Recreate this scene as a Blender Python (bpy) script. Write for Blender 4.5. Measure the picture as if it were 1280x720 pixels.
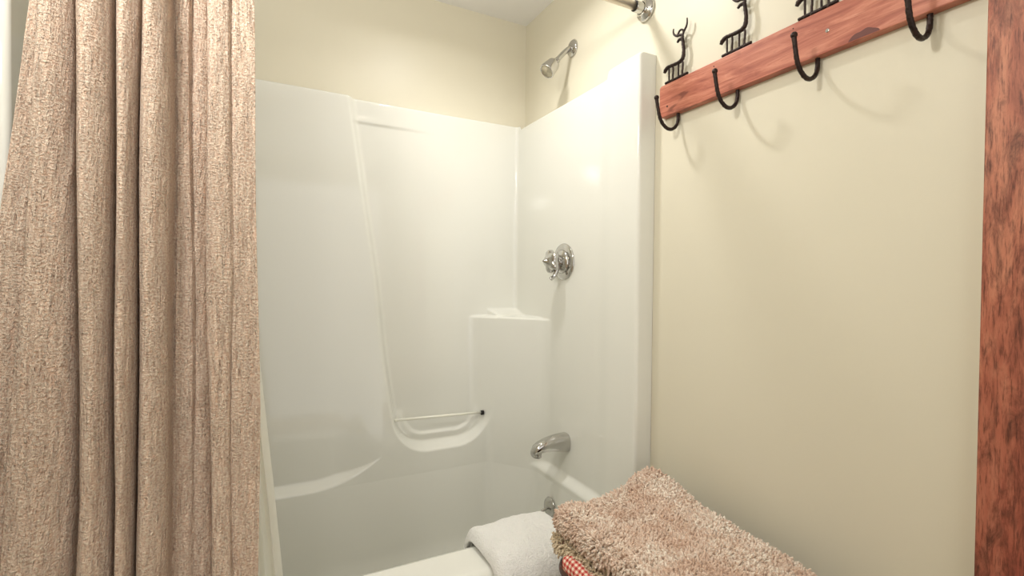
import bpy, bmesh, math, random
import numpy as np
from mathutils import Vector, Matrix, noise
random.seed(7); rng = np.random.default_rng(7)
PI = math.pi
scene = bpy.context.scene
for o in list(bpy.data.objects): bpy.data.objects.remove(o)
COL = scene.collection

# ------------------------------------------------------------------ camera
F_PX, YAW, PITCH, ROLL = 609.75, 0.47703, 0.01497, 0.010236
CAM = Vector((-1.057, -1.931, 1.302))
fw = Vector((math.sin(YAW)*math.cos(PITCH), math.cos(YAW)*math.cos(PITCH), -math.sin(PITCH)))
rt = Vector((math.cos(YAW), -math.sin(YAW), 0)); up = rt.cross(fw)
r2 = rt*math.cos(ROLL)+up*math.sin(ROLL); u2 = up*math.cos(ROLL)-rt*math.sin(ROLL)
cd = bpy.data.cameras.new('camera'); cam = bpy.data.objects.new('camera', cd); COL.objects.link(cam)
cd.sensor_width = 36; cd.lens = F_PX*36/1280; cd.clip_start = .01
M3 = Matrix((r2, u2, -fw)).transposed()
cam.matrix_world = Matrix.Translation(CAM) @ M3.to_4x4()
scene.camera = cam

# ------------------------------------------------------------------ light
def area(name, loc, target, size, power, color, shape='DISK', sy=None):
    l = bpy.data.lights.new(name, 'AREA'); l.energy = power; l.color = color; l.shape = shape; l.size = size
    if sy: l.size_y = sy
    o = bpy.data.objects.new(name, l); COL.objects.link(o); o.location = loc
    o.rotation_euler = (Vector(target)-Vector(loc)).to_track_quat('-Z', 'Y').to_euler()
    return o
rl = area('recessed_light', (-.46, -.62, 2.432), (-.46, -.62, 0), .09, 4.6, (1, .985, .96)); rl.data.spread = math.radians(154)
area('vanity_light', (-1.43, -2.15, 2.05), (-.6, -.7, .6), .13, 1.6, (1, .985, .955), 'SQUARE')
area('side_light', (-1.43, -1.30, 2.12), (-.2, -.9, .6), .14, 4.6, (1, .985, .955))
area('ceiling_fill', (-1.42, -1.34, 2.18), (-1.15, -1.1, 2.44), .12, 4.0, (1, .985, .955), 'SQUARE')  # added fill aimed upward to brighten the ceiling
w = bpy.data.worlds.new('world'); scene.world = w; w.use_nodes = True
w.node_tree.nodes['Background'].inputs[0].default_value = (1, .985, .955, 1)
w.node_tree.nodes['Background'].inputs[1].default_value = 1.05
vs = scene.view_settings
vs.view_transform = 'Standard'; vs.look = 'None'; vs.gamma = 1; vs.use_curve_mapping = False
vs.exposure = 0.42

# ------------------------------------------------------------------ materials
def srgb(r, g, b):
    f = lambda c: (c/255/12.92) if c/255 <= .04045 else ((c/255+.055)/1.055)**2.4
    return (f(r), f(g), f(b), 1)
class Mat:
    def __init__(s, name, color=(.8, .8, .8, 1), rough=.5, metal=0, spec=.5, **kw):
        s.m = bpy.data.materials.new(name); s.m.use_nodes = True; s.t = s.m.node_tree
        s.b = s.t.nodes['Principled BSDF']; s.n = s.t.nodes; s.l = s.t.links
        s.b.inputs['Base Color'].default_value = color; s.b.inputs['Roughness'].default_value = rough
        s.b.inputs['Metallic'].default_value = metal; s.b.inputs['Specular IOR Level'].default_value = spec
        for k, v in kw.items(): s.b.inputs[k.replace('_', ' ')].default_value = v
    def node(s, t, **kw):
        n = s.n.new(t)
        for k, v in kw.items():
            if hasattr(n, k): setattr(n, k, v)
            else: n.inputs[k].default_value = v
        return n
    def coords(s, kind='Object', scale=(1, 1, 1)):
        tc = s.node('ShaderNodeTexCoord'); mp = s.node('ShaderNodeMapping'); mp.inputs['Scale'].default_value = scale
        s.l.new(tc.outputs[kind], mp.inputs[0]); return mp.outputs[0]
    def noise(s, vec, scale=5, detail=4, rough=.55, dist=0):
        n = s.node('ShaderNodeTexNoise'); n.inputs['Scale'].default_value = scale; n.inputs['Detail'].default_value = detail
        n.inputs['Roughness'].default_value = rough; n.inputs['Distortion'].default_value = dist
        s.l.new(vec, n.inputs['Vector']); return n.outputs[0]
    def ramp(s, fac, stops):
        r = s.node('ShaderNodeValToRGB'); e = r.color_ramp.elements
        while len(e) < len(stops): e.new(.5)
        for el, (p, c) in zip(e, stops): el.position = p; el.color = c if len(c) == 4 else (*c, 1)
        s.l.new(fac, r.inputs[0]); return r.outputs[0]
    def mix(s, fac, a, b, mode='MIX'):
        m = s.node('ShaderNodeMix'); m.data_type = 'RGBA'; m.blend_type = mode
        for inp, v in ((m.inputs[0], fac), (m.inputs[6], a), (m.inputs[7], b)):
            if isinstance(v, bpy.types.NodeSocket): s.l.new(v, inp)
            else: inp.default_value = v
        return m.outputs[2]
    def math(s, op, a, b=0.0):
        m = s.node('ShaderNodeMath'); m.operation = op
        for inp, v in ((m.inputs[0], a), (m.inputs[1], b)):
            if isinstance(v, bpy.types.NodeSocket): s.l.new(v, inp)
            else: inp.default_value = v
        return m.outputs[0]
    def bump(s, h, strength=.3, dist=.002, prev=None):
        b = s.node('ShaderNodeBump'); b.inputs['Strength'].default_value = strength; b.inputs['Distance'].default_value = dist
        s.l.new(h, b.inputs['Height'])
        if prev: s.l.new(prev, b.inputs['Normal'])
        s.l.new(b.outputs[0], s.b.inputs['Normal']); return b.outputs[0]
    def base(s, c): s.l.new(c, s.b.inputs['Base Color'])

def m_wall():
    M = Mat('cream_paint', srgb(216, 208, 184), .42, spec=.35)
    v = M.coords()
    n = M.noise(v, 1.3, 3)
    M.base(M.mix(n, srgb(212, 205, 184), srgb(219, 213, 193)))
    M.bump(M.noise(v, 260, 3), .12, .0006); return M.m
def m_ceiling():
    M = Mat('ceiling_white', srgb(240, 239, 237), .8)
    M.bump(M.noise(M.coords(), 150, 3), .2, .001); return M.m
def m_fiber():
    M = Mat('gelcoat_fiberglass', srgb(224, 222, 207), .065, spec=.55)
    v = M.coords()
    M.base(M.mix(M.noise(v, 2.2, 2), srgb(223, 222, 212), srgb(227, 226, 217)))
    M.bump(M.noise(v, 5, 1), .03, .006); return M.m
def m_chrome(r=.07, c=(.56, .55, .53, 1)): return Mat('chrome', c, r, 1).m
def m_iron():
    M = Mat('blackened_iron', srgb(38, 28, 26), .38, .6)
    v = M.coords()
    M.base(M.mix(M.noise(v, 120, 3), srgb(22, 16, 16), srgb(62, 44, 38)))
    M.bump(M.noise(v, 220, 3), .8, .002); return M.m
def m_board():
    M = Mat('red_stained_pine', (.4, .1, .05, 1), .4, spec=.4)
    v = M.coords('Object', (6, 2.2, 26))
    g = M.noise(v, 2.2, 8, .65, 1.2)
    c = M.ramp(g, [(.26, srgb(128, 68, 54)), (.44, srgb(168, 98, 78)), (.60, srgb(194, 126, 102)), (.8, srgb(216, 158, 136))])
    f = M.noise(M.coords('Object', (20, 16, 240)), 2, 4, .6)
    c = M.mix(M.ramp(f, [(.3, (.35, .35, .35)), (.42, (0, 0, 0))]), c, srgb(98, 50, 42))
    k = M.noise(M.coords('Object', (9, 5, 13)), 2.0, 3, .5, .3)
    c = M.mix(M.ramp(k, [(.66, (0, 0, 0)), (.72, (.55, .55, .55))]), c, srgb(88, 44, 38))
    M.base(c); M.bump(f, .25, .001); return M.m
def m_casing():
    M = Mat('distressed_red_wood', (.3, .1, .05, 1), .45, spec=.35)
    g = M.noise(M.coords('Object', (9, 9, 1.6)), 3, 8, .65, .8)
    c = M.ramp(g, [(.3, srgb(120, 66, 52)), (.5, srgb(176, 106, 82)), (.72, srgb(206, 142, 112))])
    lo = M.noise(M.coords('Object', (1, 1, .9)), 1.1, 1, .5)
    c = M.mix(M.ramp(lo, [(.35, (.75, .75, .75)), (.6, (0, 0, 0))]), c, srgb(136, 58, 46))
    b = M.noise(M.coords('Object', (9, 22, 6)), 1.9, 7, .74, .5)
    c = M.mix(M.ramp(b, [(.47, (0, 0, 0)), (.66, (.8, .8, .8))]), c, srgb(58, 30, 24))
    f = M.noise(M.coords('Object', (90, 90, 9)), 3, 5, .7)
    c = M.mix(M.ramp(f, [(.34, (.75, .75, .75)), (.5, (0, 0, 0))]), c, srgb(64, 32, 26))
    M.base(c); M.bump(f, .3, .001); return M.m
def m_curtain():
    M = Mat('crinkled_cotton', srgb(198, 170, 142), .9, spec=.15)
    M.b.inputs['Sheen Weight'].default_value = .25
    uv = M.coords('UV', (1, 1, 1))
    mp = lambda sc: M.coords('UV', sc)
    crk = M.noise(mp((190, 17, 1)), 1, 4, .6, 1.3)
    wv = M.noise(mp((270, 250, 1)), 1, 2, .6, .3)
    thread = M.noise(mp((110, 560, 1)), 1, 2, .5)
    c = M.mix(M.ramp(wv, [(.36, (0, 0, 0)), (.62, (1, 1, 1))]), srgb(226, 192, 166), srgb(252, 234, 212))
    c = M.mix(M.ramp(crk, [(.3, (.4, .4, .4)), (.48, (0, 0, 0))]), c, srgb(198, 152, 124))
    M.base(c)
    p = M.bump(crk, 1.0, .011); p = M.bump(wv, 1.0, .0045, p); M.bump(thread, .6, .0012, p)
    tr = M.node('ShaderNodeBsdfTranslucent'); tr.inputs[0].default_value = srgb(214, 150, 110)
    mx = M.node('ShaderNodeMixShader'); mx.inputs[0].default_value = .16
    out = M.n['Material Output']
    M.l.new(M.b.outputs[0], mx.inputs[1]); M.l.new(tr.outputs[0], mx.inputs[2]); M.l.new(mx.outputs[0], out.inputs[0])
    return M.m
def m_liner():
    M = Mat('white_vinyl', srgb(253, 251, 243), .3, spec=.5)
    tr = M.node('ShaderNodeBsdfTranslucent'); tr.inputs[0].default_value = srgb(252, 250, 240)
    mx = M.node('ShaderNodeMixShader'); mx.inputs[0].default_value = .5
    tp = M.node('ShaderNodeBsdfTransparent'); m2 = M.node('ShaderNodeMixShader'); m2.inputs[0].default_value = .04
    out = M.n['Material Output']
    M.l.new(M.b.outputs[0], mx.inputs[1]); M.l.new(tr.outputs[0], mx.inputs[2])
    M.l.new(mx.outputs[0], m2.inputs[1]); M.l.new(tp.outputs[0], m2.inputs[2]); M.l.new(m2.outputs[0], out.inputs[0])
    return M.m
def m_towel():
    M = Mat('white_terry', srgb(249, 247, 241), .95, spec=.1)
    M.b.inputs['Sheen Weight'].default_value = .3
    v = M.coords()
    p = M.bump(M.noise(v, 28, 3), .7, .012)
    M.bump(M.noise(v, 260, 2, .7), 1.0, .006, p); return M.m
def m_shag(name, a, b, c_):
    M = Mat(name, a, .9, spec=.12); M.b.inputs['Sheen Weight'].default_value = .35
    v = M.coords()
    n1 = M.noise(v, 11, 3, .6, .5); n2 = M.noise(v, 160, 2, .6)
    c = M.mix(M.ramp(n1, [(.38, (0, 0, 0)), (.62, (1, 1, 1))]), a, b)  # pale patches paint in the sheen of tilted tufts
    M.base(M.mix(M.ramp(n2, [(.42, (.8, .8, .8)), (.62, (0, 0, 0))]), c, c_)); return M.m
def m_gingham():
    M = Mat('red_gingham', (1, 1, 1, 1), .85, spec=.15)
    v = M.coords('UV'); sp = M.node('ShaderNodeSeparateXYZ'); M.l.new(v, sp.inputs[0])
    st = []
    for k in (0, 1):
        a = M.math('FRACT', M.math('MULTIPLY', sp.outputs[k], 1/.0115)); st.append(M.math('GREATER_THAN', a, .5))
    s_ = M.math('MULTIPLY', M.math('ADD', st[0], st[1]), .5)
    r = M.ramp(s_, [(0, srgb(232, 218, 196)), (.5, srgb(212, 134, 120)), (1, srgb(174, 58, 54))])
    M.base(r); M.bump(M.noise(v, 900, 2), .4, .0006); return M.m
def m_wicker():
    M = Mat('dark_wicker', srgb(66, 36, 28), .4, spec=.5)
    v = M.coords('Object'); M.base(M.mix(M.noise(v, 40, 4), srgb(48, 25, 20), srgb(92, 52, 38))); 
    w_ = M.node('ShaderNodeTexWave'); w_.inputs['Scale'].default_value = 60; w_.inputs['Distortion'].default_value = 1; M.l.new(v, w_.inputs[0])
    M.bump(w_.outputs[1], .4, .002); return M.m
def m_floor():
    M = Mat('floor_vinyl', srgb(150, 118, 88), .4)
    v = M.coords('Object', (1, 8, 1)); M.base(M.ramp(M.noise(v, 2, 6), [(.3, srgb(176, 150, 120)), (.7, srgb(206, 184, 154))])); return M.m
MW, MC, MF, CH, IR, BD, CS, CU, LI, TW = m_wall(), m_ceiling(), m_fiber(), m_chrome(), m_iron(), m_board(), m_casing(), m_curtain(), m_liner(), m_towel()
SH1 = m_shag('pink_beige_chenille', srgb(214, 188, 168), srgb(242, 234, 220), srgb(196, 164, 142))
SH2 = m_shag('tan_chenille', srgb(212, 194, 164), srgb(232, 218, 192), srgb(180, 158, 128))
BACK = Mat('mat_backing', srgb(150, 116, 96), .95).m
GG, WK, FL = m_gingham(), m_wicker(), m_floor()
DARK = Mat('dark_gap', srgb(22, 18, 16), .7).m
ACR = Mat('clear_acrylic', srgb(238, 236, 222), .12, spec=.6).m
BRASS = Mat('nickel_rod', (.78, .70, .60, 1), .34, 1).m
CAULK = Mat('white_caulk', srgb(226, 220, 200), .5).m
WOODD = Mat('stool_wood', srgb(92, 52, 36), .5).m

# ------------------------------------------------------------------ helpers
def tag(o, label=None, cat=None, group=None, kind=None):
    for k, v in (('label', label), ('category', cat), ('group', group), ('kind', kind)):
        if v: o[k] = v
    return o
def empty(name, loc, label, cat):
    o = bpy.data.objects.new(name, None); o.location = loc; COL.objects.link(o); o.empty_display_size = .05
    return tag(o, label, cat)
def link_mesh(name, me, mat, parent=None, smooth=True):
    o = bpy.data.objects.new(name, me); COL.objects.link(o); me.materials.append(mat)
    if smooth: me.polygons.foreach_set('use_smooth', [True]*len(me.polygons))
    if parent:
        o.parent = parent; o.matrix_parent_inverse = Matrix.Translation(-Vector(parent.location))
    return o
def obj(name, bm, mat, parent=None, smooth=True):
    me = bpy.data.meshes.new(name); bmesh.ops.recalc_face_normals(bm, faces=bm.faces); bm.to_mesh(me); bm.free()
    return link_mesh(name, me, mat, parent, smooth)
def grid_mesh(name, P, mat, parent=None, uv=None, closed_u=False):
    nr, nc = P.shape[:2]
    idx = np.arange(nr*nc).reshape(nr, nc)
    a = idx[:-1, :-1]; b = idx[:-1, 1:]; c = idx[1:, 1:]; d = idx[1:, :-1]
    f = np.stack([a, b, c, d], -1).reshape(-1, 4)
    return raw_mesh(name, P.reshape(-1, 3), f, mat, parent, uv.reshape(-1, 2) if uv is not None else None)
def raw_mesh(name, V, Fq, mat, parent=None, uv=None):
    me = bpy.data.meshes.new(name); k = Fq.shape[1]
    me.vertices.add(len(V)); me.vertices.foreach_set('co', np.asarray(V, np.float32).ravel())
    me.loops.add(Fq.size); me.loops.foreach_set('vertex_index', Fq.ravel().astype(np.int32))
    me.polygons.add(len(Fq)); me.polygons.foreach_set('loop_start', np.arange(0, Fq.size, k, dtype=np.int32))
    me.polygons.foreach_set('loop_total', np.full(len(Fq), k, np.int32))
    if uv is not None:
        ul = me.uv_layers.new(name='UVMap'); ul.data.foreach_set('uv', uv[Fq.ravel()].astype(np.float32).ravel())
    me.update(calc_edges=True); me.validate()
    return link_mesh(name, me, mat, parent)
def box_bm(lo, hi, bevel=0, seg=2):
    bm = bmesh.new(); bmesh.ops.create_cube(bm, size=1)
    for v in bm.verts: v.co = Vector([lo[i]+(v.co[i]+.5)*(hi[i]-lo[i]) for i in range(3)])
    if bevel: bmesh.ops.bevel(bm, geom=bm.edges[:], offset=bevel, segments=seg, affect='EDGES', profile=.5)
    return bm
def catmull(pts, n=6):
    pts = [Vector(p) for p in pts]; out = []
    for i in range(len(pts)-1):
        p0 = pts[max(i-1, 0)]; p1 = pts[i]; p2 = pts[i+1]; p3 = pts[min(i+2, len(pts)-1)]
        for k in range(n):
            t = k/n
            out.append(.5*((2*p1)+(p2-p0)*t+(2*p0-5*p1+4*p2-p3)*t*t+(3*p1-p0-3*p2+p3)*t**3))
    out.append(pts[-1]); return out
def tube(bm, pts, rad, seg=10, caps=True, rough=0.0):
    """sweep a round section along pts (rad: number or list)"""
    n = len(pts); R = rad if isinstance(rad, (list, tuple)) else [rad]*n
    if len(R) != n: R = list(np.interp(np.linspace(0, 1, n), np.linspace(0, 1, len(R)), R))
    rings = []; t_prev = None; nrm = None
    for i, p in enumerate(pts):
        t = (pts[min(i+1, n-1)]-pts[max(i-1, 0)]).normalized()
        if nrm is None:
            nrm = t.orthogonal().normalized()
        else:
            nrm = (nrm-t*nrm.dot(t)).normalized()
        bn = t.cross(nrm)
        rings.append([bm.verts.new(p+(nrm*math.cos(2*PI*k/seg)+bn*math.sin(2*PI*k/seg))*R[i]*(1+rough*random.uniform(-1, 1))) for k in range(seg)])
    for a, b in zip(rings, rings[1:]):
        for k in range(seg): bm.faces.new((a[k], a[(k+1) % seg], b[(k+1) % seg], b[k]))
    if caps:
        bm.faces.new(rings[0][::-1]); bm.faces.new(rings[-1])
    return bm
def lathe(bm, prof, origin, axis, seg=40):
    """prof: list of (dist along axis, radius)"""
    ax = Vector(axis).normalized(); n = ax.orthogonal().normalized(); b = ax.cross(n); o = Vector(origin); rings = []
    for d, r in prof:
        if r < 1e-5: rings.append([bm.verts.new(o+ax*d)])
        else: rings.append([bm.verts.new(o+ax*d+(n*math.cos(2*PI*k/seg)+b*math.sin(2*PI*k/seg))*r) for k in range(seg)])
    for a, c in zip(rings, rings[1:]):
        for k in range(seg):
            k2 = (k+1) % seg
            if len(a) == 1 and len(c) == 1: continue
            if len(a) == 1: bm.faces.new((a[0], c[k2], c[k]))
            elif len(c) == 1: bm.faces.new((a[k], a[k2], c[0]))
            else: bm.faces.new((a[k], a[k2], c[k2], c[k]))
    return bm
def ball(bm, c, r, sx=1):
    m = Matrix.Translation(Vector(c)) @ Matrix.Scale(sx, 4, (0, 0, 1))
    bmesh.ops.create_uvsphere(bm, u_segments=16, v_segments=10, radius=r, matrix=m)
def struct(name, bm, mat, smooth=False):
    return tag(obj(name, bm, mat, None, smooth), kind='structure')

# ------------------------------------------------------------------ room shell
CEIL = 2.441; XL = -1.49; YR = -3.1
struct('wall_right', box_bm((0, YR, 0), (.1, .1, CEIL)), MW)
struct('wall_back', box_bm((XL-.1, 0, 0), (0, .1, CEIL)), MW)
struct('wall_left', box_bm((XL-.1, YR, 0), (XL, 0, CEIL)), MW)
# opening added under the rear wall piece, lets the world background in as fill
struct('wall_rear', box_bm((XL-.1, YR-.1, 2.2), (.1, YR, CEIL)), MW)
struct('ceiling', box_bm((XL-.1, YR-.1, CEIL), (.1, .1, CEIL+.08)), MC)
struct('floor', box_bm((XL-.1, YR-.1, -.06), (.1, .1, 0)), FL)
bm = box_bm((-.022, -1.69, 0), (-.0005, -1.578, 2.25), .003)
struct('trim_1', bm, CS)
bm = box_bm((-.004, -1.578, 0), (-.0005, -1.572, 2.25))
struct('trim_2', bm, CAULK)

# ------------------------------------------------------------------ tub and surround, one moulded shell
def ss(a, b, x):
    t = np.clip((x-a)/(b-a), 0, 1); return t*t*(3-2*t)
def smin(a, b, k):
    h = np.clip(.5+.5*(b-a)/k, 0, 1); return b*(1-h)+a*h-k*h*(1-h)
RIM = .55
def xl(z): return np.interp(z, [.5, .774, .993, 1.3, 1.6, 1.97], [-.585, -.602, -.634, -.666, -.712, -.765])
def xr(z): return np.interp(z, [.6, .75, .965, 1.16], [-.222, -.212, -.196, -.176])
def recess_sd(x, z):
    R = .13
    a, b = xl(z), xr(z); cx, hw = (a+b)/2, (b-a)/2
    q1 = np.abs(x-cx)-hw+R; q2 = .642+R-z
    A = np.hypot(np.maximum(q1, 0), np.maximum(q2, 0))-R+np.minimum(np.maximum(q1, q2), 0)
    B = np.maximum(a-x, 1.163-z)
    sd = np.minimum(A, B)
    return sd
def dB(x, z):
    zs = .563+1.45*np.clip(x+.90, 0, 1)**2
    bot = ss(-.017, .017, zs-z)
    fade = ss(-.82, -.64, x)*ss(1.15, .66, z)
    L = .066+.032*np.maximum(bot, fade)
    right = ss(-.5, -.35, x)
    out = L*(1-right)+(.096 if True else 0)*right
    out = np.where(z > 1.3, .06, out)*1.0 if False else out*(1-ss(1.2, 1.6, z)*right)+.06*ss(1.2, 1.6, z)*right
    m = ss(.012, -.022, recess_sd(x, z))
    lower = ss(.95, .75, z)
    sd_ = recess_sd(x, z)
    rec = .032+.006*ss(1.882, 1.894, z)*ss(-.40, -.66, x)+.014*ss(-.052, -.040, sd_)*ss(.80, .72, z)
    return out*(1-m)+rec*m
def dR(y, z):
    col = ss(-.615, -.695, y)
    bot = ss(-.016, .016, .582-z)*ss(-.665, -.63, y)
    return .056+.007*col+.03*bot
def basin(z):
    t = np.clip((RIM-z)/(RIM-.12), 0, 1)
    return .035*t+.10*np.clip((t-.6)/.4, 0, 1)**2.2
def Fwall(x, y, z, front):
    ins = basin(z)
    b = -y-dB(x, z)-ins
    r = -x-dR(y, z)-ins
    l = x-XL-.06-ins*2.5-.03*ss(-.016, .016, .582-z)
    kc = .226-.17*ss(1.150, 1.161, z)-.4*ss(1.156, 1.190, z)
    c = -x*.797-y*.603-kc-ins
    c2 = (x-XL)*.707-y*.707-.14-ins
    f = smin(smin(smin(b, c, .024), r, .020), smin(l, c2, .03), .03)
    if front:
        rr = np.clip(z-(RIM-.02), 0, .02)
        f = smin(f, y+.655-ins*.7+(.02-np.sqrt(np.maximum(.0004-rr*rr, 0))), .05)
    return f
CX, CY = -.745, -.42
def solve_r(dx, dy, z, front):
    lo = np.zeros_like(z); hi = np.full_like(z, 1.1)
    # march from the middle outwards to the first wall crossing, then bisect
    for _ in range(22):
        mid = (lo+hi)/2
        ok = Fwall(CX+dx*mid, CY+dy*mid, z, front) > 0
        lo = np.where(ok, mid, lo); hi = np.where(ok, hi, mid)
    return lo
def build_tub():
    root = empty('bathtub', (-.745, -.42, 0), 'glossy off-white moulded fibreglass bathtub with tall one-piece shower surround', 'bathtub')
    yE = -.806
    tgt = [(-.063, y) for y in np.arange(yE, -.07, .004)] + [(x, -.06) for x in np.arange(-.06, -1.12, -.004)] + \
          [(x, -.06) for x in np.arange(-1.12, -1.43, -.012)] + [(-1.43, y) for y in np.arange(-.07, yE, -.012)] + [(-1.43, yE)]
    nu = len(tgt)
    fr = [(x, -.70) for x in np.arange(-1.42, -.07, .012)]
    T = np.array(tgt+fr)
    D = T-np.array([CX, CY]); D /= np.linalg.norm(D, axis=1)[:, None]
    V = []; Fq = []
    # basin rows, full ring
    zb = np.concatenate([np.arange(.12, .5, .008), np.arange(.5, RIM, .004), [RIM]])
    n = len(T)
    Z = np.repeat(zb[:, None], n, 1); DX = np.repeat(D[None, :, 0], len(zb), 0); DY = np.repeat(D[None, :, 1], len(zb), 0)
    R = solve_r(DX, DY, Z, True)
    Pb = np.stack([CX+DX*R, CY+DY*R, Z], -1)
    # upper rows on the three walls
    zt_tab = np.array([1.983 if (t[0] > -.07 and t[1] < -.66) or (t[0] < -1.42 and t[1] < -.66) else (1.960 if t[0] > -.07 else 1.974) for t in tgt])
    k = np.array([.25, .5, .25])
    zt = np.convolve(np.pad(zt_tab, 1, 'edge'), k, 'valid')
    vrow = np.linspace(0, 1, 352)[1:]
    DU = D[:nu]
    Zu = RIM+(zt[None, :]-.008-RIM)*vrow[:, None]
    DXu = np.repeat(DU[None, :, 0], len(vrow), 0); DYu = np.repeat(DU[None, :, 1], len(vrow), 0)
    Ru = solve_r(DXu, DYu, Zu, False)
    # keep the two ends exactly on the front edge plane
    Pu = np.stack([CX+DXu*Ru, CY+DYu*Ru, Zu], -1)
    # the front ring columns near the ends: basin and walls share the RIM row
    Zr = np.full(nu, RIM); Rr = solve_r(DU[:, 0], DU[:, 1], Zr, False)
    Pr = np.stack([CX+DU[:, 0]*Rr, CY+DU[:, 1]*Rr, Zr], -1)
    tops = []
    for a in (20, 45, 70, 90):
        off = .008*(1-math.cos(math.radians(a))); dz = .008*math.sin(math.radians(a))
        P = Pu[-1].copy(); P[:, :2] += DU*off; P[:, 2] = zt-.008+dz; tops.append(P)
    P = tops[-1].copy()
    # lip runs back to the wall behind
    side = np.array([0 if t[0] > -.07 else (2 if t[0] < -1.42 else 1) for t in tgt])
    P[side == 0, 0] = -.001; P[side == 1, 1] = -.001; P[side == 2, 0] = XL+.001
    tops.append(P)
    G = np.concatenate([Pr[None], Pu, np.array(tops)], 0)
    # clamp and add the end returns (front faces of the two columns)
    def ret(colm, xw, s):
        out = []
        for dx, y in ((.0, yE-.001), (.0022, yE-.0062), (.0075, yE-.009), (.012, yE-.0095)):
            c = colm.copy(); c[:, 0] += s*dx; c[:, 1] = y; out.append(c)
        c = colm.copy(); c[:, 0] = xw; c[:, 1] = yE-.0095; out.append(c)
        return out
    R0 = np.stack(ret(G[:, 0], -.001, 1)[::-1], 1); R1 = np.stack(ret(G[:, -1], XL+.001, -1), 1)
    G[:, 0, 1] = yE; G[:, -1, 1] = yE
    G = np.concatenate([R0, G, R1], 1)
    G[..., 0] = np.clip(G[..., 0], XL+.001, -.001); G[..., 1] = np.minimum(G[..., 1], -.001)
    G[..., 2] = np.minimum(G[..., 2], 1.99)
    grid_mesh('surround', G, MF, root)
    # basin shell
    nz = len(zb); idx = np.arange(nz*n).reshape(nz, n); nxt = np.roll(idx, -1, 1)
    f = np.stack([idx[:-1], nxt[:-1], nxt[1:], idx[1:]], -1).reshape(-1, 4)
    Vb = Pb.reshape(-1, 3)
    # floor of the tub: shrink the lowest ring to the middle in steps
    rings = [Pb[0]]; c0 = Pb[0].mean(0)
    for s_, dz in ((.9, -.010), (.75, -.014), (.5, -.016), (.2, -.018), (.01, -.018)):
        q = c0+(Pb[0]-c0)*s_; q[:, 2] = .12+dz; rings.append(q)
    base = len(Vb); Vb = np.concatenate([Vb]+rings[1:], 0)
    ids = [idx[0]]+[base+i*n+np.arange(n) for i in range(len(rings)-1)]
    f2 = [np.stack([b_, np.roll(b_, -1), np.roll(a_, -1), a_], -1) for a_, b_ in zip(ids, ids[1:])]
    raw_mesh('basin', Vb, np.concatenate([f]+f2), MF, root)
    # rim and apron
    ring = Pb[-1]; fr_i = [i for i in range(n) if ring[i, 1] < -.50]
    pts = sorted([tuple(ring[i]) for i in fr_i], key=lambda p: p[0])
    pts = [(-1.485, pts[0][1], RIM)]+pts+[(-.005, pts[-1][1], RIM)]
    rows = []
    A = np.array(pts); nx = len(A)
    rows.append(A)
    for t in (.15, .4, .7): q = A.copy(); q[:, 1] = A[:, 1]*(1-t)+(-.775)*t; rows.append(q)
    for a in np.linspace(0, 90, 8):
        q = A.copy(); q[:, 1] = -.775-.03*math.sin(math.radians(a)); q[:, 2] = RIM-.03+.03*math.cos(math.radians(a)); rows.append(q)
    for z, y in ((.47, -.805), (.45, -.800), (.44, -.792), (.2, -.788), (.08, -.79), (.06, -.802), (0.001, -.802)):
        q = A.copy(); q[:, 1] = y; q[:, 2] = z; rows.append(q)
    grid_mesh('apron', np.array(rows), MF, root)
    # slim towel bar across the moulded niche
    bm = bmesh.new(); tube(bm, [Vector((-.598, -.074, .762)), Vector((-.40, -.074, .757)), Vector((-.232, -.074, .752))], .0050, 12)
    obj('grab_bar', bm, ACR, root)
    bm = bmesh.new(); lathe(bm, [(0, 0), (0, .0095), (.010, .0095), (.010, 0)], (-.238, -.079, .7515), (1, 0, 0), 20)
    o = obj('bar_socket', bm, DARK, root); tag(o, 'small black socket at the right end of the bar')
    return root
build_tub()

# ------------------------------------------------------------------ shower fittings on the end wall
def shower_head():
    fy, fz = -.372, 2.188
    r = empty('shower_fitting', (0, fy, fz), 'chrome shower head on a short angled arm high above the surround', 'shower head')
    bm = bmesh.new(); lathe(bm, [(.001, 0), (.001, .032), (.003, .033), (.009, .028), (.013, .016), (.014, 0)], (0, fy, fz), (-1, 0, 0)); obj('flange', bm, CH, r)
    arm = catmull([(-.004, fy, fz), (-.022, fy, fz-.008), (-.045, fy, fz-.030), (-.070, fy, fz-.058)], 8)
    bm = bmesh.new(); tube(bm, arm, .0095, 16); obj('arm', bm, CH, r)
    d = (Vector((-.062, 0, -.070))).normalized(); p = Vector((-.068, fy, fz-.056))
    bm = bmesh.new(); lathe(bm, [(0, 0), (0, .0105), (.004, .0125), (.012, .0125), (.014, .010), (.018, .010)], p, d, 6); obj('swivel_nut', bm, CH, r, False)
    bm = bmesh.new(); q = p+d*.016
    lathe(bm, [(0, 0), (0, .010), (.004, .016), (.008, .0225), (.016, .0250), (.036, .0275), (.056, .0295), (.058, .0285), (.058, .0255), (.055, .025), (.050, 0)], q, d)
    h = obj('spray_head', bm, CH, r)
    bm = bmesh.new(); lathe(bm, [(.0555, 0), (.0555, .0248), (.057, .023), (.057, .008), (.059, .006), (.059, 0)], q, d)
    obj('spray_face', bm, Mat('grey_face', srgb(190, 182, 160), .35, .4).m, h)
shower_head()

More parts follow.
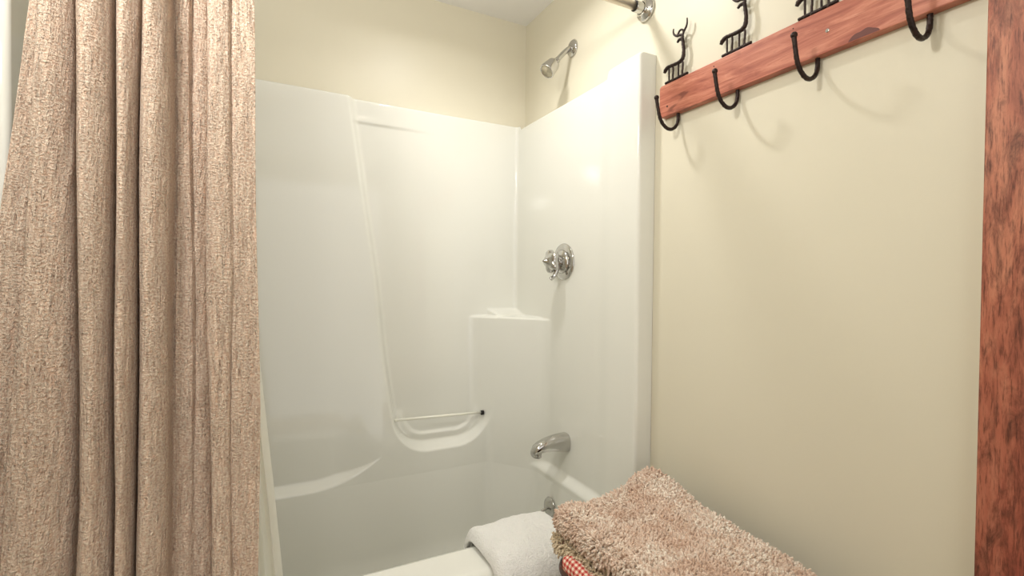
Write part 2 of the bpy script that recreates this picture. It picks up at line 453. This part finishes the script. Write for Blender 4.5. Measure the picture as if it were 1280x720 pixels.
def shower_valve():
    vy, vz, x0 = -.412, 1.374, -.0565
    r = empty('shower_valve', (x0, vy, vz), 'round chrome shower mixer valve with faceted knob on the surround wall', 'tap')
    bm = bmesh.new(); lathe(bm, [(0, 0), (0, .067), (.003, .068), (.006, .065), (.009, .056), (.010, .048), (.010, 0)], (x0, vy, vz), (-1, 0, 0), 56); obj('escutcheon', bm, CH, r)
    bm = bmesh.new(); lathe(bm, [(.008, .043), (.012, .044), (.016, .040), (.022, .031), (.026, .024), (.026, 0)], (x0, vy, vz), (-1, 0, 0), 48); obj('dome', bm, CH, r)
    bm = bmesh.new(); lathe(bm, [(.02, .021), (.036, .019), (.038, .022), (.044, .022), (.044, 0)], (x0, vy, vz), (-1, 0, 0), 32); obj('stem', bm, CH, r)
    bm = bmesh.new()   # five lobed knob
    prof = [(.040, .018), (.042, .034), (.048, .040), (.062, .038), (.068, .033), (.072, .024), (.076, .014), (.084, .008), (.094, .0005)]
    rings = []
    for d, rad in prof:
        ring = []
        for k in range(60):
            a = 2*PI*k/60; lob = 1+.13*math.cos(5*a) if rad > .02 else 1
            ring.append(bm.verts.new((x0-d, vy+math.cos(a)*rad*lob, vz+math.sin(a)*rad*lob)))
        rings.append(ring)
    for a, b in zip(rings, rings[1:]):
        for k in range(60): bm.faces.new((a[k], a[(k+1) % 60], b[(k+1) % 60], b[k]))
    bm.faces.new(rings[0]); bm.faces.new(rings[-1])
    kn = obj('knob', bm, CH, r)
    bm = bmesh.new()
    tube(bm, catmull([(x0-.028, vy-.004, vz-.015), (x0-.036, vy-.002, vz-.040), (x0-.044, vy, vz-.056), (x0-.056, vy+.002, vz-.064)], 6), [.010, .008, .007, .008], 12)
    obj('lever', bm, CH, r)
    for s_ in (-1, 1):
        bm = bmesh.new(); lathe(bm, [(.009, 0), (.0095, .005), (.012, .004), (.012, 0)], (x0, vy+s_*.052, vz-.016), (-1, 0, 0), 12); obj('screw', bm, CH, r)
shower_valve()

def tub_spout():
    sy, sz, x0 = -.440, .712, -.056
    r = empty('tub_spout', (x0, sy, sz), 'chrome tub spout above the overflow plate', 'spout')
    bm = bmesh.new(); rings = []
    #       along,  z centre, half width, half height
    secs = [(0, 0, .030, .034), (.004, 0, .031, .035), (.03, .002, .029, .032), (.06, .003, .027, .028), (.09, .001, .025, .024), (.115, -.004, .023, .021), (.132, -.012, .020, .019), (.142, -.022, .014, .012)]
    for d, zc, hw, hh in secs:
        ring = []
        for k in range(28):
            a = 2*PI*k/28; c, s_ = math.cos(a), math.sin(a)
            e = .8
            ring.append(bm.verts.new((x0-d, sy+math.copysign(abs(c)**e, c)*hw, sz+zc+math.copysign(abs(s_)**e, s_)*hh)))
        rings.append(ring)
    for a, b in zip(rings, rings[1:]):
        for k in range(28): bm.faces.new((a[k], a[(k+1) % 28], b[(k+1) % 28], b[k]))
    bm.faces.new(rings[0]); bm.faces.new(rings[-1])
    obj('spout_body', bm, CH, r)
    bm = bmesh.new(); lathe(bm, [(0, 0), (0, .016), (.012, .0165), (.020, .017), (.022, .014), (.022, 0)], (x0-.122, sy, sz-.016), (-.12, 0, -1), 24); ob = obj('outlet', bm, CH, r)
    bm = bmesh.new(); lathe(bm, [(.0222, 0), (.0222, .0135), (.0228, .0135), (.0228, 0)], (x0-.122, sy, sz-.016), (-.12, 0, -1), 24); obj('outlet_bore', bm, DARK, ob)
tub_spout()

def overflow():
    oy, oz, x0 = -.398, .462, -.0955
    r = empty('overflow_plate', (x0, oy, oz), 'small round chrome overflow plate with trip lever below the tub spout', 'drain plate')
    ax = Vector((-1, 0, .10))
    bm = bmesh.new(); lathe(bm, [(0, 0), (0, .035), (.003, .036), (.007, .033), (.010, .022), (.011, 0)], (x0, oy, oz), ax, 40); obj('plate', bm, CH, r)
    bm = bmesh.new(); tube(bm, catmull([(x0-.008, oy, oz-.002), (x0-.022, oy, oz-.004), (x0-.036, oy+.002, oz-.010)], 5), [.004, .0045, .006], 12); obj('trip_lever', bm, CH, r)
    for dz in (.022, -.022):
        bm = bmesh.new(); ball(bm, (x0-.0075, oy-.004, oz+dz), .004); obj('screw', bm, CH, r)
overflow()

# ------------------------------------------------------------------ curtain rod
RY, RZ = -.772, 2.139
r = empty('curtain_rod', (-.745, RY, RZ), 'satin nickel shower curtain rod with round chrome wall flange', 'curtain rod')
bm = bmesh.new(); tube(bm, [Vector((-.045, RY, RZ)), Vector((-1.44, RY, RZ))], .0125, 24); obj('rod', bm, BRASS, r)
for x0, s_ in ((0, -1), (XL, 1)):
    bm = bmesh.new(); lathe(bm, [(.0008, 0), (.0008, .034), (.003, .0355), (.010, .034), (.014, .029), (.016, .020), (.024, .0185)], (x0, RY, RZ), (s_, 0, 0)); obj('flange', bm, CH, r)
    bm = bmesh.new(); lathe(bm, [(.012, .0165), (.047, .0165), (.049, .0155), (.049, .0125)], (x0, RY, RZ), (s_, 0, 0)); c = obj('collar', bm, CH, r)
    bm = bmesh.new(); lathe(bm, [(.0485, .012), (.0485, .0156), (.0505, .0156), (.0505, .012)], (x0, RY, RZ), (s_, 0, 0)); o = obj('gasket', bm, DARK, c)

# ------------------------------------------------------------------ curtain
def curtain():
    zt, zb = 1.77, .83
    top = [-1.402, -1.388, -1.343, -1.283, -1.252, -1.205, -1.176, -1.150, -1.112, -1.066]
    bot = [-1.486, -1.428, -1.338, -1.289, -1.252, -1.203, -1.175, -1.140, -1.103, -1.059]
    #        amplitude (towards the room) and set-back of each pleat
    amp = [.022, .050, .056, .050, .056, .024, .020, .038, .030]
    back = [.0, .0, .0, .0, .0, .044, .050, .006, .012]
    crease = [.2, .35, 1, 1, 1, 1, .35, .8, .25, 0]      # how deep each boundary cuts
    nz = 430; rows = []; uvs = []
    zs = np.linspace(2.095, .14, nz)
    for z in zs:
        t = (zt-z)/(zt-zb); tt = min(max(t, -.35), 1.35)
        b = [a+(c-a)*tt for a, c in zip(top, bot)]
        for i in range(len(b)):
            b[i] += .0035*math.sin(3.1*z+i*1.9)+.0018*math.sin(8.3*z+i*2.7)
        b[0] = max(b[0], -1.482)
        y0 = -.800 if z > .9 else -.800-.03*min((.9-z)/.3, 1)
        y0 += -.012*tt
        if z > 1.9: y0 += (z-1.9)/.195*.028
        pts = [(b[0]+.004, y0+.004)]
        for i in range(len(amp)):
            A, B = b[i], b[i+1]; w_ = B-A; yf = y0+back[i]-amp[i]*(1+.12*math.sin(2.2*z+i*2.1)); 
            ca, cb = crease[i], crease[i+1]
            yA = y0+.020 if ca == 1 else yf+amp[i]*ca*.8
            yB = yf+amp[i]*cb*.8 if cb != 1 else y0+.020
            # each pleat comes forward quickly on its left and falls back slowly on its right
            pts += [(A+.0012+(.003*ca), yA), (A+.04*w_, yf+(yA-yf)*.45), (A+.18*w_, yf+(yA-yf)*.08), (A+.40*w_, yf), (A+.66*w_, yf+(yB-yf)*.16), (A+.86*w_, yf+(yB-yf)*.46), (B-.0012-(.003*cb), yB)]
        pts.append((b[-1]-.006, y0+.006))
        cr = catmull([(p[0], p[1], 0) for p in pts], 7)
        P = np.array([(p.x, p.y, z) for p in cr])
        s_ = np.concatenate([[0], np.cumsum(np.hypot(np.diff(P[:, 0]), np.diff(P[:, 1])))])
        u = s_/s_[-1]*.78
        # crinkle in the cloth itself
        nn = np.array([noise.noise(Vector((uu*46+.9*noise.noise(Vector((uu*9, z*6, 4))), z*3.4, 1.3)))*.0046+noise.noise(Vector((uu*120+1.2*noise.noise(Vector((uu*14, z*11, 2))), z*12, 7.7)))*.0024*(.5+1.5*max(0, noise.noise(Vector((uu*11, z*3, 9)))+.3)) for uu in u])
        P[:, 1] += nn
        rows.append(P); uvs.append(np.stack([u, np.full_like(u, z)], -1))
    r_ = empty('shower_curtain', (-1.27, -.80, 0), 'beige crinkled cotton shower curtain gathered in deep pleats at the left', 'shower curtain')
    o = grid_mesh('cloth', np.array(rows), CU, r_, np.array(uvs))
    md = o.modifiers.new('thickness', 'SOLIDIFY'); md.thickness = .0016; md.offset = 0
    for k in range(9):
        x = -1.39+k*.04
        bm = bmesh.new(); a = [Vector((x, RY+.0185*math.cos(q), RZ-.006+.022*math.sin(q))) for q in np.linspace(0, 2*PI, 25)[:-1]]
        a.append(a[0]); tube(bm, a, .0018, 8, False); obj('ring', bm, CH, r_)
curtain()
def liner():
    rows = []
    zs = np.linspace(2.09, .36, 90)
    xsr = [(2.09, -1.085), (1.5, -1.072), (1.14, -1.060), (.80, -1.026), (.56, -1.004), (.36, -.99)]
    for z in zs:
        xr_ = np.interp(z, [p[0] for p in xsr[::-1]], [p[1] for p in xsr[::-1]])
        xl_ = np.interp(z, [.36, 1.2, 2.09], [-1.24, -1.22, -1.22])
        y0 = np.interp(z, [.36, .56, 1.0, 2.09], [-.600, -.632, -.665, -.732])
        fr = np.linspace(0, 1, 160); amp = .016*np.interp(z, [.3, 2.1], [1.15, .7])
        x = xl_+(xr_-xl_)*fr
        y = y0+amp*np.sin(fr*38+.6*math.sin(z*2))+.004*np.sin(fr*90+z*4)
        y[-14:] += np.linspace(0, .014, 14)
        rows.append(np.stack([x, y, np.full_like(x, z)], -1))
    o = grid_mesh('shower_liner', np.array(rows), LI)
    tag(o, 'thin white plastic liner hanging inside the tub behind the beige curtain', 'shower liner')
liner()

# ------------------------------------------------------------------ coat rack with deer hooks
def rack():
    r = empty('coat_rack', (-.011, -1.2, 1.825), 'reddish wooden coat rack with black iron deer and hooks, on the cream wall', 'coat rack')
    bm = box_bm((-.0215, -1.563, 1.779), (-.0008, -.853, 1.871))
    ed = [e for e in bm.edges if all(abs(v.co.y+.853) < 1e-4 for v in e.verts) and abs(e.verts[0].co.z-e.verts[1].co.z) < 1e-5]
    bmesh.ops.bevel(bm, geom=ed, offset=.009, segments=5, affect='EDGES', profile=.5)
    ed = [e for e in bm.edges if all(abs(v.co.x+.0215) < 1e-4 for v in e.verts)]
    bmesh.ops.bevel(bm, geom=ed, offset=.0022, segments=3, affect='EDGES', profile=.5)
    board = obj('board', bm, BD, r, False)
    # dark bark scar on the lower edge
    bm = bmesh.new(); ring = []
    n = 26; f = []; 
    for k in range(n+1):
        u = -1+2*k/n; h = .013*(1-u*u)**.7*(1+.1*math.sin(7*u))
        f.append((bm.verts.new((-.0221, -1.397-.028*u, 1.781)), bm.verts.new((-.0221, -1.397-.028*u, 1.7815+h))))
    for a, b in zip(f, f[1:]): bm.faces.new((a[0], b[0], b[1], a[1]))
    [setattr(v.co, 'x', v.co.x) for v in bm.verts]
    obj('bark_scar', bm, Mat('bark', srgb(104, 62, 56), .7).m, board, False)
    for (y, z, m, rad) in ((-.884, 1.806, DARK, .0028), (-1.328, 1.823, CH, .0042), (-1.045, 1.858, DARK, .0016), (-1.47, 1.80, DARK, .0018), (-1.255, 1.86, DARK, .0014)):
        bm = bmesh.new(); lathe(bm, [(0, 0), (0, rad), (.0008, rad*.9), (.0008, rad*.45), (.0004, 0)], (-.0214, y, z), (-1, 0, 0), 18); obj('screw' if m is CH else 'nail_hole', bm, m, board)
    deers = [-.912, -1.107, -1.304, -1.499]; hooks = [-.914, -1.107, -1.302, -1.497]
    proto = []
    for i, (dy, hy) in enumerate(zip(deers, hooks)):
        if i == 0:
            bm = bmesh.new()
            P = lambda u, z, x=-.0172: Vector((x, -u, z))
            T = lambda pts, rad, n=5: tube(bm, catmull([P(*p) for p in pts], n), [q*1.28 for q in (rad if isinstance(rad, list) else [rad])] if isinstance(rad, list) else rad*1.28, 8, True, .10)
            z0 = .0035
            T([(-.040, z0+.001), (-.02, z0+.002), (0, z0+.001), (.02, z0+.002), (.042, z0+.002)], .0030)
            T([(-.045, .036), (-.041, .042), (-.034, .047), (-.018, .0475), (.004, .046), (.019, .048)], [.0028, .0042, .0045, .0040, .0040, .0042])
            T([(-.027, .047), (-.0265, .025), (-.026, .003)], .0019)
            T([(-.022, .0475), (-.013, .044), (-.011, .034), (-.0115, .018), (-.012, .003)], .0020)
            T([(.009, .046), (.0085, .024), (.009, .003)], .0020)
            T([(.014, .047), (.0235, .043), (.0245, .030), (.023, .015), (.0235, .003)], .0020)
            for u in (-.026, -.012, .009, .0235): ball(bm, P(u, .0035), .0036)
            T([(.014, .046), (.023, .052), (.0265, .062), (.0265, .078), (.0245, .092), (.022, .107)], [.0042, .0044, .0040, .0036, .0036, .0036])
            T([(.003, .104), (.010, .109), (.018, .1085), (.026, .113)], [.0022, .0032, .0036, .0016])
            T([(.022, .107), (.0215, .116), (.013, .121), (.002, .123), (-.008, .130), (-.0125, .139), (-.012, .149)], [.0030, .0026, .0030, .0026, .0022, .0020, .0014])
            T([(.022, .110), (.023, .118), (.027, .126), (.034, .134), (.0375, .144), (.037, .157)], [.0028, .0024, .0024, .0022, .0020, .0014])
            T([(.004, .123), (.008, .131), (.015, .1345), (.022, .131), (.026, .124)], [.0026, .0022, .0022, .0022, .0024])
            me = bpy.data.meshes.new('deer'); bmesh.ops.recalc_face_normals(bm, faces=bm.faces); bm.to_mesh(me); bm.free()
            d = link_mesh('deer', me, IR, r); d.location = (0, dy, 1.871)
            bm = bmesh.new()
            Q = [(-.009, 0, .012), (-.009, 0, -.004), (-.0095, 0, -.020), (-.017, 0, -.037), (-.033, 0, -.0475), (-.052, 0, -.047), (-.070, 0, -.034), (-.080, 0, -.015), (-.086, 0, .006), (-.090, 0, .026)]
            tube(bm, catmull(Q, 8), .0047, 10, True, .10); ball(bm, (-.0905, 0, .030), .0068)
            me = bpy.data.meshes.new('hook'); bmesh.ops.recalc_face_normals(bm, faces=bm.faces); bm.to_mesh(me); bm.free()
            h = link_mesh('hook', me, IR, r); h.location = (0, hy, 1.7785)
            proto = [d, h]
        else:
            for s_, (yy, zz) in zip(proto, ((dy, 1.871), (hy, 1.7785))):
                c = s_.copy(); COL.objects.link(c); c.location = (0, yy, zz)
rack()

# ------------------------------------------------------------------ white towel on the rim
def towel():
    def sheet(off, x0, x1, drop_f, drop_b, seed):
        prof = [(-.622, RIM-drop_b), (-.628, RIM-.05), (-.636, RIM-.012), (-.655, RIM+.006), (-.70, RIM+.008), (-.75, RIM+.008), (-.79, RIM+.003), (-.817, RIM-.018), (-.826, RIM-.05), (-.829, RIM-.12), (-.832, RIM-.20), (-.834, RIM-drop_f)]
        c = catmull([(0, a, b) for a, b in prof], 8); n = len(c); P = []
        # outward normals in the y-z plane
        for j, p in enumerate(c):
            t = (c[min(j+1, n-1)]-c[max(j-1, 0)]).normalized(); nr = Vector((0, t.z, -t.y))
            row = []
            for i in range(60):
                u = i/59; s_ = j/(n-1)
                xa = x0+.010*math.sin(s_*3)+.0*s_; xb = x1-.006*math.cos(s_*5)
                x = xa+(xb-xa)*u
                e = min(u, 1-u)*2; lift = off*min(1, (e*9)**.5 if e*9 < 1 else 1)
                w_ = .007*noise.noise(Vector((x*14, s_*5, seed)))+.0016*noise.noise(Vector((x*45, s_*16, seed+3)))
                q = p+nr*(lift+w_*1.2)
                row.append((x, q.y, q.z))
            P.append(row)
        return np.array(P)
    r = empty('hand_towel', (-.38, -.72, RIM), 'folded white terry towel draped over the front rim of the tub', 'towel')
    a = sheet(.026, -.522, -.272, .36, .10, 1.0)
    o = grid_mesh('outer_fold', a, TW, r); m = o.modifiers.new('t', 'SOLIDIFY'); m.thickness = .011; m.offset = -1; m2 = o.modifiers.new('b', 'BEVEL'); m2.width = .0045; m2.segments = 4; m2.limit_method = 'ANGLE'; m2.angle_limit = 1.0
    b = sheet(.011, -.512, -.280, .34, .085, 5.0)
    o = grid_mesh('inner_fold', b, TW, r); m = o.modifiers.new('t', 'SOLIDIFY'); m.thickness = .008; m.offset = -1; m2 = o.modifiers.new('b', 'BEVEL'); m2.width = .003; m2.segments = 3; m2.limit_method = 'ANGLE'; m2.angle_limit = 1.0
towel()

# ------------------------------------------------------------------ shaggy bath mats, gingham, basket, stool
def slab(corners, z0, z1, rad, zfun, seed):
    """rounded slab; corners: far-left, far-right, near-right, near-left (x,y)"""
    n = 46; bm = bmesh.new(); bmesh.ops.create_cube(bm, size=2)
    bmesh.ops.subdivide_edges(bm, edges=bm.edges[:], cuts=n, use_grid_fill=True)
    A, B, C, D = [Vector(c) for c in corners]; L = ((A-D).length+(B-C).length)/2; W = ((A-B).length+(D-C).length)/2
    H = (z1-z0)/2
    for v in bm.verts:
        a, b, c = v.co
        p = Vector((a*W/2, b*L/2, c*H)); inn = Vector((max(-W/2+rad, min(W/2-rad, p.x)), max(-L/2+rad, min(L/2-rad, p.y)), max(-max(H-rad, 0), min(max(H-rad, 0), p.z))))
        dl = p-inn
        if dl.length > 1e-6: p = inn+dl.normalized()*min(rad, dl.length) if dl.length > rad else p
        u = p.x/W+.5; w_ = p.y/L+.5
        xy = (D*(1-u)+C*u)*(1-w_)+(A*(1-u)+B*u)*w_
        nz_ = .006*noise.noise(Vector((xy.x*9, xy.y*9, seed+p.z*8)))
        ex = .004*noise.noise(Vector((xy.y*12, p.z*20, seed+9)))
        v.co = Vector((xy.x+ex, xy.y+.004*noise.noise(Vector((xy.x*12, p.z*20, seed+5))), z0+H+p.z+nz_+zfun(u, w_)))
    return bm
def pile(o, count, length, thick, seed, zmin=-9):
    g = np.random.default_rng(seed); me = o.data
    me.calc_loop_triangles(); nt = len(me.loop_triangles)
    tv = np.zeros(nt*3, np.int32); me.loop_triangles.foreach_get('vertices', tv); tv = tv.reshape(-1, 3)
    co = np.zeros(len(me.vertices)*3, np.float32); me.vertices.foreach_get('co', co); co = co.reshape(-1, 3)
    nn = np.zeros(len(me.vertices)*3, np.float32); me.vertices.foreach_get('normal', nn); nn = nn.reshape(-1, 3)
    a, b, c = co[tv[:, 0]], co[tv[:, 1]], co[tv[:, 2]]; cr = np.cross(b-a, c-a); ar = np.linalg.norm(cr, axis=1)/2
    nz = nn[tv[:, 0]][:, 2]; ar = np.where(nz < -.4, 0, ar)
    pick = g.choice(nt, count, p=ar/ar.sum()); r1, r2_ = g.random(count), g.random(count); s = np.sqrt(r1)
    P = a[pick]*(1-s)[:, None]+b[pick]*(s*(1-r2_))[:, None]+c[pick]*(s*r2_)[:, None]
    N = nn[tv[pick, 0]]
    # tufts lean in patches, like a brushed mat
    ph = np.array([[noise.noise(Vector(p)*13+Vector((seed, 0, 0))), noise.noise(Vector(p)*13+Vector((0, seed+4, 0))), 0] for p in P])
    dirn = N+ph*1.5+g.normal(0, .34, (count, 3))+np.array([0, 0, -.12]); dirn /= np.linalg.norm(dirn, axis=1)[:, None]
    dirn2 = dirn+g.normal(0, .38, (count, 3))+np.array([0, 0, -.3]); dirn2 /= np.linalg.norm(dirn2, axis=1)[:, None]
    L = length*g.uniform(.7, 1.25, count)[:, None]; T = thick*g.uniform(.75, 1.25, count)[:, None]
    up_ = np.where(np.abs(dirn[:, 2:3]) < .9, np.array([[0, 0, 1.]]), np.array([[1., 0, 0]]))
    s1 = np.cross(dirn, up_); s1 /= np.linalg.norm(s1, axis=1)[:, None]; s2 = np.cross(dirn, s1)
    K = 5; lev = [(P-dirn*.001, .75), (P+dirn*L*.45, 1.0), (P+dirn*L*.6+dirn2*L*.32, .85)]
    V = []
    for Q, t in lev:
        for k in range(K):
            an = 2*PI*k/K; V.append(Q+(s1*math.cos(an)+s2*math.sin(an))*T*t)
    V.append(P+dirn*L*.6+dirn2*L*.45)
    V = np.stack(V, 1); nv = V.shape[1]; base = (np.arange(count)*nv)[:, None]
    F = []
    for l in range(2):
        for k in range(K):
            k2 = (k+1) % K; F.append((l*K+k, l*K+k2, (l+1)*K+k2)); F.append((l*K+k, (l+1)*K+k2, (l+1)*K+k))
    for k in range(K): F.append((2*K+k, 2*K+(k+1) % K, 3*K))
    F = np.array(F); Fa = (base[:, :, None]+F[None]).reshape(-1, 3)
    return V.reshape(-1, 3), Fa
def rug(name, label, corners, z0, z1, zfun, mat, count, seed, rad=.024, length=.016, thick=.0026):
    c0 = sum((Vector((*c, z0)) for c in corners), Vector())/4
    r = empty(name, c0, label, 'bath mat')
    o = obj('backing', slab(corners, z0, z1, rad, zfun, seed), BACK, r)
    V, F = pile(o, count, length, thick, seed)
    p = raw_mesh('pile', V, F, mat, r); p['kind'] = 'stuff'
def z_top(u, w_):
    # far right corner stands up, the middle of the far edge sags, the near side falls away
    return .030*math.exp(-((u-1)**2+(w_-1)**2)*16)-.016*math.exp(-((u-.42)**2*14+(w_-1)**2*8))+.006*math.exp(-((u)**2+(w_-1)**2)*18)-.03*max(0, u-.6)*(1-w_)
rug('bath_mat', 'shaggy pink-beige bath mat folded on top of the pile by the wall', ((-.415, -.945), (-.085, -.905), (-.12, -1.47), (-.425, -1.45)), .708, .746, z_top, SH1, 30000, 11, .024, .020, .0028)
rug('bath_mat', 'tan shaggy bath mat folded underneath the pink-beige one', ((-.436, -.950), (-.10, -.92), (-.13, -1.47), (-.408, -1.45)), .662, .696, lambda u, w_: 0, SH2, 17000, 23, .021, .014)

# basket with gingham lining
BX0, BX1, BY0, BY1 = -.443, -.10, -1.47, -.972
def rrect(x0, x1, y0, y1, r, n=10):
    out = []
    for cx, cy, a0 in ((x1-r, y1-r, 0), (x0+r, y1-r, 90), (x0+r, y0+r, 180), (x1-r, y0+r, 270)):
        for k in range(n+1):
            a = math.radians(a0+90*k/n); out.append((cx+r*math.cos(a), cy+r*math.sin(a)))
    return out
bk = empty('basket', ((BX0+BX1)/2, (BY0+BY1)/2, .44), 'dark brown basket with red gingham lining under the folded bath mats', 'basket')
rr = rrect(BX0, BX1, BY0, BY1, .06); rows = []
for z, s_ in ((.441, .0), (.441, .84), (.45, .86), (.54, .92), (.64, .98), (.643, .96), (.54, .90), (.46, .84), (.456, 0)):
    c = Vector(((BX0+BX1)/2, (BY0+BY1)/2)); rows.append([(c.x+(x-c.x)*s_, c.y+(y-c.y)*s_, z) for x, y in rr+rr[:1]])
grid_mesh('basket_body', np.array(rows), WK, bk)
bm = bmesh.new(); pts = [Vector((x, y, .644)) for x, y in rr]; pts.append(pts[0]); tube(bm, pts, .012, 14, False); obj('basket_rim', bm, WK, bk)
# handle lug at the far left corner: the dark rounded end showing beside the gingham
# gingham lining rolled over the rim
rows = []; uvs = []; ly = np.linspace(-1.46, -1.025, 90)
for k in range(22):
    a = math.radians(-40+260*k/21); row = []; uvr = []
    for y in ly:
        rad = .020+.0018*math.sin(y*70)+.001*math.sin(y*160+k)
        row.append((-.438+rad*math.cos(a)*.95, y, .669+rad*math.sin(a))); uvr.append((y, .022*math.radians(260*k/21)))
    rows.append(row); uvs.append(uvr)
grid_mesh('lining', np.array(rows), GG, bk, np.array(uvs))
# stool carrying the basket
st = empty('stool', (-.25, -1.25, 0), 'small dark wooden stool below the basket beside the tub', 'stool')
obj('seat', box_bm((-.43, -1.49, .405), (-.07, -1.01, .439), .008), WOODD, st, False)
for x in (-.405, -.095):
    for y in (-1.465, -1.035):
        bm = bmesh.new(); tube(bm, [Vector((x, y, .001)), Vector((x, y, .406))], [.013, .018], 14); obj('leg', bm, WOODD, st)
